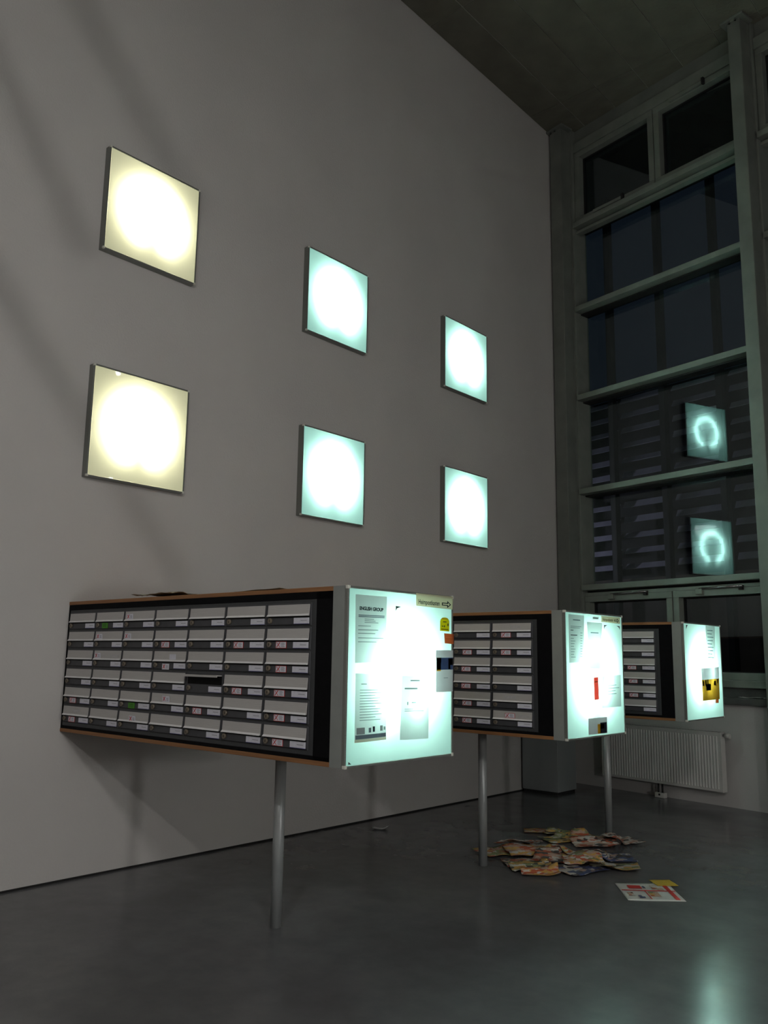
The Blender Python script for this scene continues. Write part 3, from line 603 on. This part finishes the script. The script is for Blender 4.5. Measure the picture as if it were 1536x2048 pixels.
# ------------------------------------------------------------------ paper sheets: on the cabinet, the floor and the sill
def leaflet(name, label, cat, x, y, z, w_, h_, rz, mat, amp=0.012, curl=0.0, group=None, fold=0.0, seed=0, back=None, tilt=(0, 0), crumple=0.0):
    rnd = random.Random(seed); mb = MB(); nu, nv = 14, 11; t = 0.0014
    ph = [rnd.uniform(0, 6.28) for _ in range(4)]; fr = [rnd.uniform(2, 5) for _ in range(4)]
    cr = [(rnd.uniform(0, 6.28), rnd.uniform(5, 11), rnd.uniform(0, 6.28)) for _ in range(4)]
    def Hh(u, v):
        s_ = amp * (0.5 + 0.25 * math.sin(fr[0] * u * 2 + ph[0]) + 0.25 * math.sin(fr[1] * v * 2 + ph[1] + u * 3))
        s_ += crumple * sum(abs(math.sin((u * math.cos(a_) + v * math.sin(a_)) * f_ + p_)) for a_, f_, p_ in cr) / 4
        s_ += curl * (max(0, u - 0.6) / 0.4) ** 2 + curl * 0.6 * (max(0, 0.25 - v) / 0.25) ** 2
        s_ += fold * max(0.0, 1 - abs(v - 0.5) * 6)
        return max(0.0005, s_)
    k = mb.mat(mat); k2 = mb.mat(back or mat)
    idx = {}
    for lay in (0, 1):
        for a in range(nu + 1):
            for b in range(nv + 1):
                u, v = a / nu, b / nv; idx[lay, a, b] = len(mb.v)
                mb.v.append(((u - 0.5) * w_, (v - 0.5) * h_, Hh(u, v) + (t if lay else 0)))
    for a in range(nu):
        for b in range(nv):
            for lay in (0, 1):
                f = (idx[lay, a, b], idx[lay, a + 1, b], idx[lay, a + 1, b + 1], idx[lay, a, b + 1])
                mb.f.append(f if lay else f[::-1]); mb.mi.append(k if lay else k2); mb.sm.append(True)
    rim = [(a, 0) for a in range(nu)] + [(nu, b) for b in range(nv)] + [(a, nv) for a in range(nu, 0, -1)] + [(0, b) for b in range(nv, 0, -1)]
    for i in range(len(rim)):
        p, q = rim[i], rim[(i + 1) % len(rim)]
        mb.f.append((idx[0, p[0], p[1]], idx[0, q[0], q[1]], idx[1, q[0], q[1]], idx[1, p[0], p[1]])); mb.mi.append(k2); mb.sm.append(False)
    o = mb.build(name, None, (x, y, z), label=label, cat=cat, group=group); o.rotation_euler = (tilt[0], tilt[1], rz); return o

ztop = 0.9395 + 0.84
leaflet('crumpled_leaflet', 'dark crumpled leaflet on the left part of the nearest cabinet top', 'leaflet', 0.93, 3.03, ztop, 0.36, 0.22, 0.08, 'browncard', amp=0.012, curl=0.004, seed=3, fold=0.006, crumple=0.02, back='tan')
leaflet('crumpled_leaflet', 'dark leaflet lying on the nearest cabinet top, towards its lit end', 'leaflet', 1.90, 3.04, ztop, 0.38, 0.22, -0.05, 'browncard', amp=0.006, curl=0.002, seed=5, back='tan')

GP = 'advertising leaflets strewn on the floor'
pile = [ # x, y, z, w, h, rot, mat, label
 (1.62, 5.98, .000, .46, .34, 0.5, 'print_news', 'pale newspaper at the back left of the big floor pile'),
 (1.52, 5.72, .001, .44, .32, 1.1, 'print_food', 'newspaper beside the second leg, at the pile\'s left end'),
 (1.86, 5.55, .001, .42, .30, 0.8, 'print_news', 'newspaper at the front left of the big floor pile'),
 (2.02, 5.90, .001, .44, .32, 0.2, 'print_red', 'reddish advert under the middle of the big floor pile'),
 (2.20, 6.12, .001, .40, .30, 0.7, 'print_blue', 'dark blue advert at the back of the big floor pile'),
 (2.22, 5.62, .001, .40, .28, 1.3, 'print_blue', 'dark advert at the front right of the big floor pile'),
 (2.36, 5.86, .001, .40, .26, 0.55, 'print_yellow', 'rolled greenish magazine at the right end of the pile'),
 (1.70, 5.80, .016, .40, .28, 0.9, 'print_orange', 'orange advert on top of the pile\'s left half'),
 (1.98, 5.74, .018, .40, .28, 0.35, 'print_red', 'red-brown advert on top of the pile\'s middle'),
 (1.55, 5.90, .018, .36, .26, 0.15, 'print_news', 'crumpled newsprint on top of the pile\'s left end'),
 (2.00, 6.06, .018, .34, .24, 1.2, 'print_food', 'food advert on top at the pile\'s back'),
 (1.95, 5.42, .006, .34, .24, 0.75, 'print_yellow', 'pale yellow folded flyer at the front of the pile'),
 (2.08, 5.33, .001, .30, .15, 0.72, 'print_orange', 'small orange flyer lying in front of the pile'),
 (2.18, 5.74, .020, .32, .22, 0.6, 'print_food', 'small food advert on the pile\'s right half'),
 (1.30, 6.62, .000, .30, .20, 0.6, 'print_orange', 'orange flyer at the left end of the far floor pile'),
 (1.52, 6.66, .001, .36, .24, 0.4, 'print_yellow', 'yellow advert in the far floor pile'),
 (1.62, 6.46, .001, .40, .28, 1.0, 'print_yellow', 'greenish newspaper at the front of the far floor pile'),
 (1.80, 6.62, .010, .40, .28, 0.3, 'print_food', 'food advert in the middle of the far floor pile'),
 (1.90, 6.46, .001, .40, .28, 0.8, 'print_red', 'red advert at the front right of the far floor pile'),
 (2.02, 6.70, .001, .36, .24, 1.2, 'print_news', 'newsprint sheet at the right end of the far floor pile'),
]
field = {}; CELL = 0.016                   # top of the heap so far, by floor cell
def cell(x, y): return (int(math.floor(x / CELL)), int(math.floor(y / CELL)))
for i, (x, y, z, a, b, rz, m, lab) in enumerate(pile):
    a *= 0.86; b *= 0.88; x += 0.05
    o = leaflet('advert_leaflet', lab, 'leaflet', x, y, 0.0, a, b, rz, m, amp=0.006, crumple=0.018 if i % 2 else 0.010, curl=0.018 if i % 3 == 0 else 0.004, group=GP, seed=20 + i, fold=0.006 if i % 4 == 1 else 0)
    vs = o.data.vertices; n = len(vs) // 2; ca, sa = math.cos(rz), math.sin(rz); NV = 12; NU = n // NV
    base = []
    for k in range(n):                      # lower layer: lay it over whatever lies below
        px, py = x + vs[k].co.x * ca - vs[k].co.y * sa, y + vs[k].co.x * sa + vs[k].co.y * ca; c0 = cell(px, py)
        base.append(max(field.get((c0[0] + dx, c0[1] + dy), 0.0) for dx in (-1, 0, 1) for dy in (-1, 0, 1)))
    for _ in range(2):                      # paper does not follow every step: smooth upwards
        base = [max(base[k], 0.25 * sum(base[min(NU - 1, max(0, k // NV + du)) * NV + min(NV - 1, max(0, k % NV + dv))] for du, dv in ((1, 0), (-1, 0), (0, 1), (0, -1)))) for k in range(n)]
    for k in range(n):
        vs[k].co.z += base[k] + 0.001; vs[n + k].co.z += base[k] + 0.001
    for k in range(n):
        u, v = divmod(k, NV)
        if u == NU - 1 or v == NV - 1: continue
        q = [vs[n + k].co, vs[n + k + 1].co, vs[n + k + NV].co, vs[n + k + NV + 1].co]
        for fu in (0, .33, .67, 1):
            for fv in (0, .33, .67, 1):
                p = (q[0] * (1 - fv) + q[1] * fv) * (1 - fu) + (q[2] * (1 - fv) + q[3] * fv) * fu
                c0 = cell(x + p.x * ca - p.y * sa, y + p.x * sa + p.y * ca); field[c0] = max(field.get(c0, 0), p.z + 0.0008)
    o.data.update()
o = leaflet('folded_flyer', 'white and red folded flyer lying alone on the floor', 'flyer', 2.85, 5.45, 0.0005, 0.35, 0.42, 0.66, 'paperwhite', amp=0.004, seed=61, fold=0.0)
fp = MB()
def fblk(u0, u1, v0, v1, m): fp.box((-0.175 + u0 * 0.35, -0.21 + v0 * 0.42, 0.0068), (-0.175 + u1 * 0.35, -0.21 + v1 * 0.42, 0.0075), m)
fblk(0.02, 0.98, 0.50, 0.54, 'red'); fblk(0.18, 0.42, 0.62, 0.80, 'red'); fblk(0.60, 0.80, 0.56, 0.84, 'print_food'); fblk(0.84, 0.92, 0.04, 0.96, 'red'); fblk(0.08, 0.18, 0.22, 0.40, 'print_news'); fblk(0.24, 0.34, 0.10, 0.24, 'print_blue'); fblk(0.46, 0.64, 0.20, 0.46, 'print_food'); fblk(0.42, 0.44, 0.05, 0.50, 'red'); fblk(0.45, 0.49, 0.64, 0.78, 'print_blue')
fp.build('printing', o)
leaflet('yellow_envelope', 'yellow envelope beside the white and red flyer', 'envelope', 2.84, 5.70, 0.0085, 0.14, 0.15, 0.80, 'yellow', amp=0.003, seed=62)
leaflet('paper_slip', 'small white paper slip on the floor by the white wall', 'paper slip', 0.33, 5.74, 0.0005, 0.13, 0.09, 0.5, 'paperwhite', amp=0.012, curl=0.02, seed=63)

# ------------------------------------------------------------------ radiator under the window
rad = empty('radiator', (0, YB, 0), 'cream flat panel radiator with fine ribs under the window', 'radiator', rz=WROT)
A0, A1, Z0, Z1 = 0.62, 2.12, 0.15, 0.74
body = MB().bbox((A0, -0.125, Z0), (A1, -0.055, Z1 - 0.012), 'radiator', 0.006)
body.build('panel', rad)
ribs = MB(); k = A0 + 0.03
while k < A1 - 0.03:
    ribs.prism([(k, -0.125, Z0 + 0.03), (k + 0.008, -0.132, Z0 + 0.03), (k + 0.020, -0.132, Z0 + 0.03), (k + 0.028, -0.125, Z0 + 0.03)], (0, 0, Z1 - Z0 - 0.07), 'radiator'); k += 0.0335
tag(ribs.build('ribs', rad), kind='stuff')
gr = MB().bbox((A0 - 0.004, -0.130, Z1 - 0.014), (A1 + 0.004, -0.048, Z1), 'radiator', 0.003)
for q in range(44): gr.box((A0 + 0.02 + q * 0.0335, -0.115, Z1 - 0.001), (A0 + 0.04 + q * 0.0335, -0.065, Z1 + 0.0006), 'gasket')
gr.build('top_grille', rad)
MB().box((A0, -0.055, 0.3), (A0 + 0.03, 0, 0.66), 'radiator').box((A1 - 0.14, -0.055, 0.3), (A1 - 0.11, 0, 0.66), 'radiator').build('wall_bracket', rad)
MB().bbox((A1 - 0.004, -0.128, Z0), (A1 + 0.006, -0.05, Z1), 'radiator', 0.003).build('side_cover', rad)
MB().cyl((A1, -0.09, Z1 - 0.03), (A1 + 0.03, -0.09, Z1 - 0.03), 0.014, 'chrome', 12).cyl((A1 + 0.03, -0.09, Z1 - 0.03), (A1 + 0.085, -0.09, Z1 - 0.03), 0.024, 'radiator', 14).build('valve', rad)
MB().cyl((A0 + 0.72, -0.09, 0.03), (A0 + 0.72, -0.09, Z0), 0.010, 'plastic_black', 10).cyl((A0 + 0.77, -0.09, 0.03), (A0 + 0.77, -0.09, Z0), 0.010, 'plastic_black', 10).build('pipe', rad)
MB().bbox((A0 + 0.685, -0.115, 0.001), (A0 + 0.805, -0.06, 0.055), 'radiator', 0.006).cyl((A0 + 0.745, -0.117, 0.035), (A0 + 0.745, -0.112, 0.035), 0.012, 'gasket', 10).build('pipe_cover', rad, label='white plastic pipe cover at the floor')

# ------------------------------------------------------------------ sheet steel bin in the corner
bn = empty('metal_bin', (0.03, 8.47, 0), 'dark sheet steel bin standing in the corner behind the cabinets', 'bin')
MB().bbox((0, 0, 0.03), (0.45, 0.40, 0.76), 'bin', 0.006).build('body', bn)
MB().bbox((0.012, 0.012, 0), (0.438, 0.388, 0.03), 'plastic_black', 0.004).build('plinth', bn)
MB().bbox((-0.006, -0.006, 0.76), (0.456, 0.406, 0.79), 'bin', 0.005).build('lid', bn)

# crumpled plastic on the sill
sl = leaflet('plastic_scrap', 'crumpled pale plastic scrap lying on the window sill', 'plastic scrap', 0, 0, 0, 0.26, 0.08, -TH, 'paperwhite', amp=0.012, curl=0.006, seed=71)
sl.location = WP(2.42, 0.0, 1.0905)

# ------------------------------------------------------------------ unseen lamp with bars added to throw the slanting wall shadows
LP = Vector((4.5, -0.5, 3.6))
lamp = empty('added_band_lamp', LP, 'added lamp out of view with bars shaping the slanting shadows', 'lamp')
bm = bmesh.new(); bmesh.ops.create_icosphere(bm, subdivisions=2, radius=BULB_R)
me = bpy.data.meshes.new('bulb'); bm.to_mesh(me); bm.free(); me.materials.append(M['bulb']); link('bulb', me, lamp)
MB().cyl((0, 0, 0.016), (0, 0, 0.09), 0.018, 'plastic_black', 14, 0.014).build('socket', lamp)
MB().cyl((0, 0, 0.09), (0, 0, HC - LP.z - 0.01), 0.004, 'plastic_black', 8).build('cable', lamp)
K = 0.13
bands = [((2.45, 6.33), (3.75, 4.95), 0.030), ((1.9, 5.66), (2.85, 4.25), 0.024), ((1.9, 4.22), (3.80, 2.0), 0.026)]
tops = []
for (p, q, w_) in bands:
    a = (Vector((0, *p)) - LP) * K; b = (Vector((0, *q)) - LP) * K
    MB().cyl(a, b, w_ / 2, 'plastic_black', 10).build('shadow_bar', lamp); tops += [a]  # bar added along each shadow band to block the light
hang = MB()
for a in tops: hang.cyl((0, 0, 0.6), a, 0.003, 'plastic_black', 6)
hang.build('shadow_bar_hanger', lamp)

GL = Vector((7.6, -0.6, 4.9)); GLOBE_R = 0.28
M['globe'] = emit('added_globe_glow', (1.0, 0.975, 0.945), 21.0 / (math.pi * GLOBE_R ** 2))
globe = empty('added_globe_light', GL, 'added globe light out of view under a cone dimming the upper wall', 'lamp')  # unseen light added to brighten the hall and soften the shadows
bm = bmesh.new(); bmesh.ops.create_icosphere(bm, subdivisions=2, radius=GLOBE_R)
me = bpy.data.meshes.new('globe'); bm.to_mesh(me); bm.free(); me.materials.append(M['globe']); link('globe', me, globe)
shd = MB(); k = shd.mat('plastic_black'); ns = 32
for (ra, za, rb, zb) in ((0.52, 0.02, 0.06, 0.34), (0.06, 0.345, 0.525, 0.018)):
    for q in range(ns):
        t0, t1 = 2 * math.pi * q / ns, 2 * math.pi * (q + 1) / ns
        shd.face([(ra * math.cos(t0), ra * math.sin(t0), za), (ra * math.cos(t1), ra * math.sin(t1), za), (rb * math.cos(t1), rb * math.sin(t1), zb), (rb * math.cos(t0), rb * math.sin(t0), zb)], 'plastic_black', True)
shd.build('light_blocker_cone', globe)  # cone added to hold light off the upper wall
MB().cyl((0, 0, GLOBE_R - 0.005), (0, 0, GLOBE_R + 0.06), 0.05, 'plastic_black', 16, 0.03).build('cap', globe)
MB().cyl((0, 0, GLOBE_R + 0.06), (0, 0, HC - GL.z - 0.01), 0.005, 'plastic_black', 8).build('cable', globe)

FL = Vector((8.3, 2.6, 0)); FLR = 0.19
M['fill_globe'] = emit('added_fill_glow', (1.0, 0.985, 0.96), 11.5 / (math.pi * FLR ** 2))
fl = empty('added_fill_light', FL, 'added fill light out of view for the low wall and floor', 'lamp')  # unseen light added as low fill for walls, floor and far end
bm = bmesh.new(); bmesh.ops.create_icosphere(bm, subdivisions=2, radius=FLR, matrix=Matrix.Translation((0, 0, 1.5)))
me = bpy.data.meshes.new('globe'); bm.to_mesh(me); bm.free(); me.materials.append(M['fill_globe']); link('globe', me, fl)
MB().cyl((0, 0, 0.02), (0, 0, 1.32), 0.014, 'plastic_black', 12).build('pole', fl)
MB().cyl((0, 0, 0), (0, 0, 0.02), 0.16, 'plastic_black', 24).build('base', fl)

# small spotlights on the far right wall, glinting in the glossy panels
M['spot'] = emit('spot_lens', (1, 1, 1), 120.0)
for k, (gy, gz) in enumerate(((3.131, 3.421), (3.624, 3.376), (3.131, 2.638))):
    m0 = Vector((0.12 - 5.3448, 0, 1.4473)); d = Vector((0.06, gy, gz)) - m0
    p = m0 + d * ((XR - 0.16 - m0.x) / d.x)
    sp = empty('spotlight', p, ['upper spotlight on the opposite wall', 'spotlight farther along the opposite wall', 'lower spotlight on the opposite wall'][k], 'spotlight', 'spotlights on the opposite wall')
    MB().cyl((0.0, 0, 0), (0.10, 0, 0), 0.07, 'plastic_black', 18, 0.05).build('can', sp)
    MB().cyl((0.10, 0, 0), (0.16, 0, 0), 0.02, 'plastic_black', 10).build('arm', sp)
    MB().cyl((-0.004, 0, 0), (0.0, 0, 0), 0.055, 'spot', 18).build('lens', sp)

# ------------------------------------------------------------------ outside the window
wobj('outside_ground', MB().box((-12, 0.4, -0.4), (16, 20, -0.3), 'ext_ground'), kind='structure', label='dark ground outside the window')
ex = empty('louvre_facade', (0, YB, 0), 'slatted louvre facade seen through the window', 'facade', rz=WROT)
for k in range(9):
    a = -1.44 + 0.97 * k - 0.97
    MB().bbox((a - 0.05, 2.93, -0.3), (a + 0.05, 3.05, 9.3), 'ext_dark', 0.01).build('post', ex)
MB().box((-4, 3.5, -0.3), (8, 3.6, 5.9), 'ext_back').build('back_panel', ex)
MB().box((-4, 1.2, 9.45), (8, 3.6, 9.6), 'ext_dark').build('roof_edge', ex)
MB().box((-4, 3.2, -0.3), (8, 3.3, 2.75), 'ext_brown').build('lower_wall', ex)
sl_me = MB().prism([(0, 0.0, 0.0), (0, 0.05, 0.10), (0, 0.06, 0.095), (0, 0.01, -0.005)], (0.87, 0, 0), 'ext_slat').mesh('slat')
rs = random.Random(4)
for k in range(7):
    for i in range(12):
        o = link('slat', sl_me, ex, (-1.39 + 0.97 * (k - 1), 3.12, 2.9 + i * 0.25)); o.rotation_euler.x = rs.uniform(-0.25, 0.1)
sl_ = bpy.data.lights.new('added_slat_light', 'SPOT'); sl_.energy = 62; sl_.color = (0.85, 0.8, 1.0); sl_.spot_size = 1.5; sl_.spot_blend = 0.8; sl_.shadow_soft_size = 0.1  # unseen spot added to brighten the slats from the left
so = bpy.data.objects.new('added_slat_light', sl_); COL.objects.link(so); so.location = WP(-3.2, 1.3, 3.2)
so.rotation_euler = (WP(-0.8, 3.1, 3.8) - so.location).to_track_quat('-Z', 'Y').to_euler()
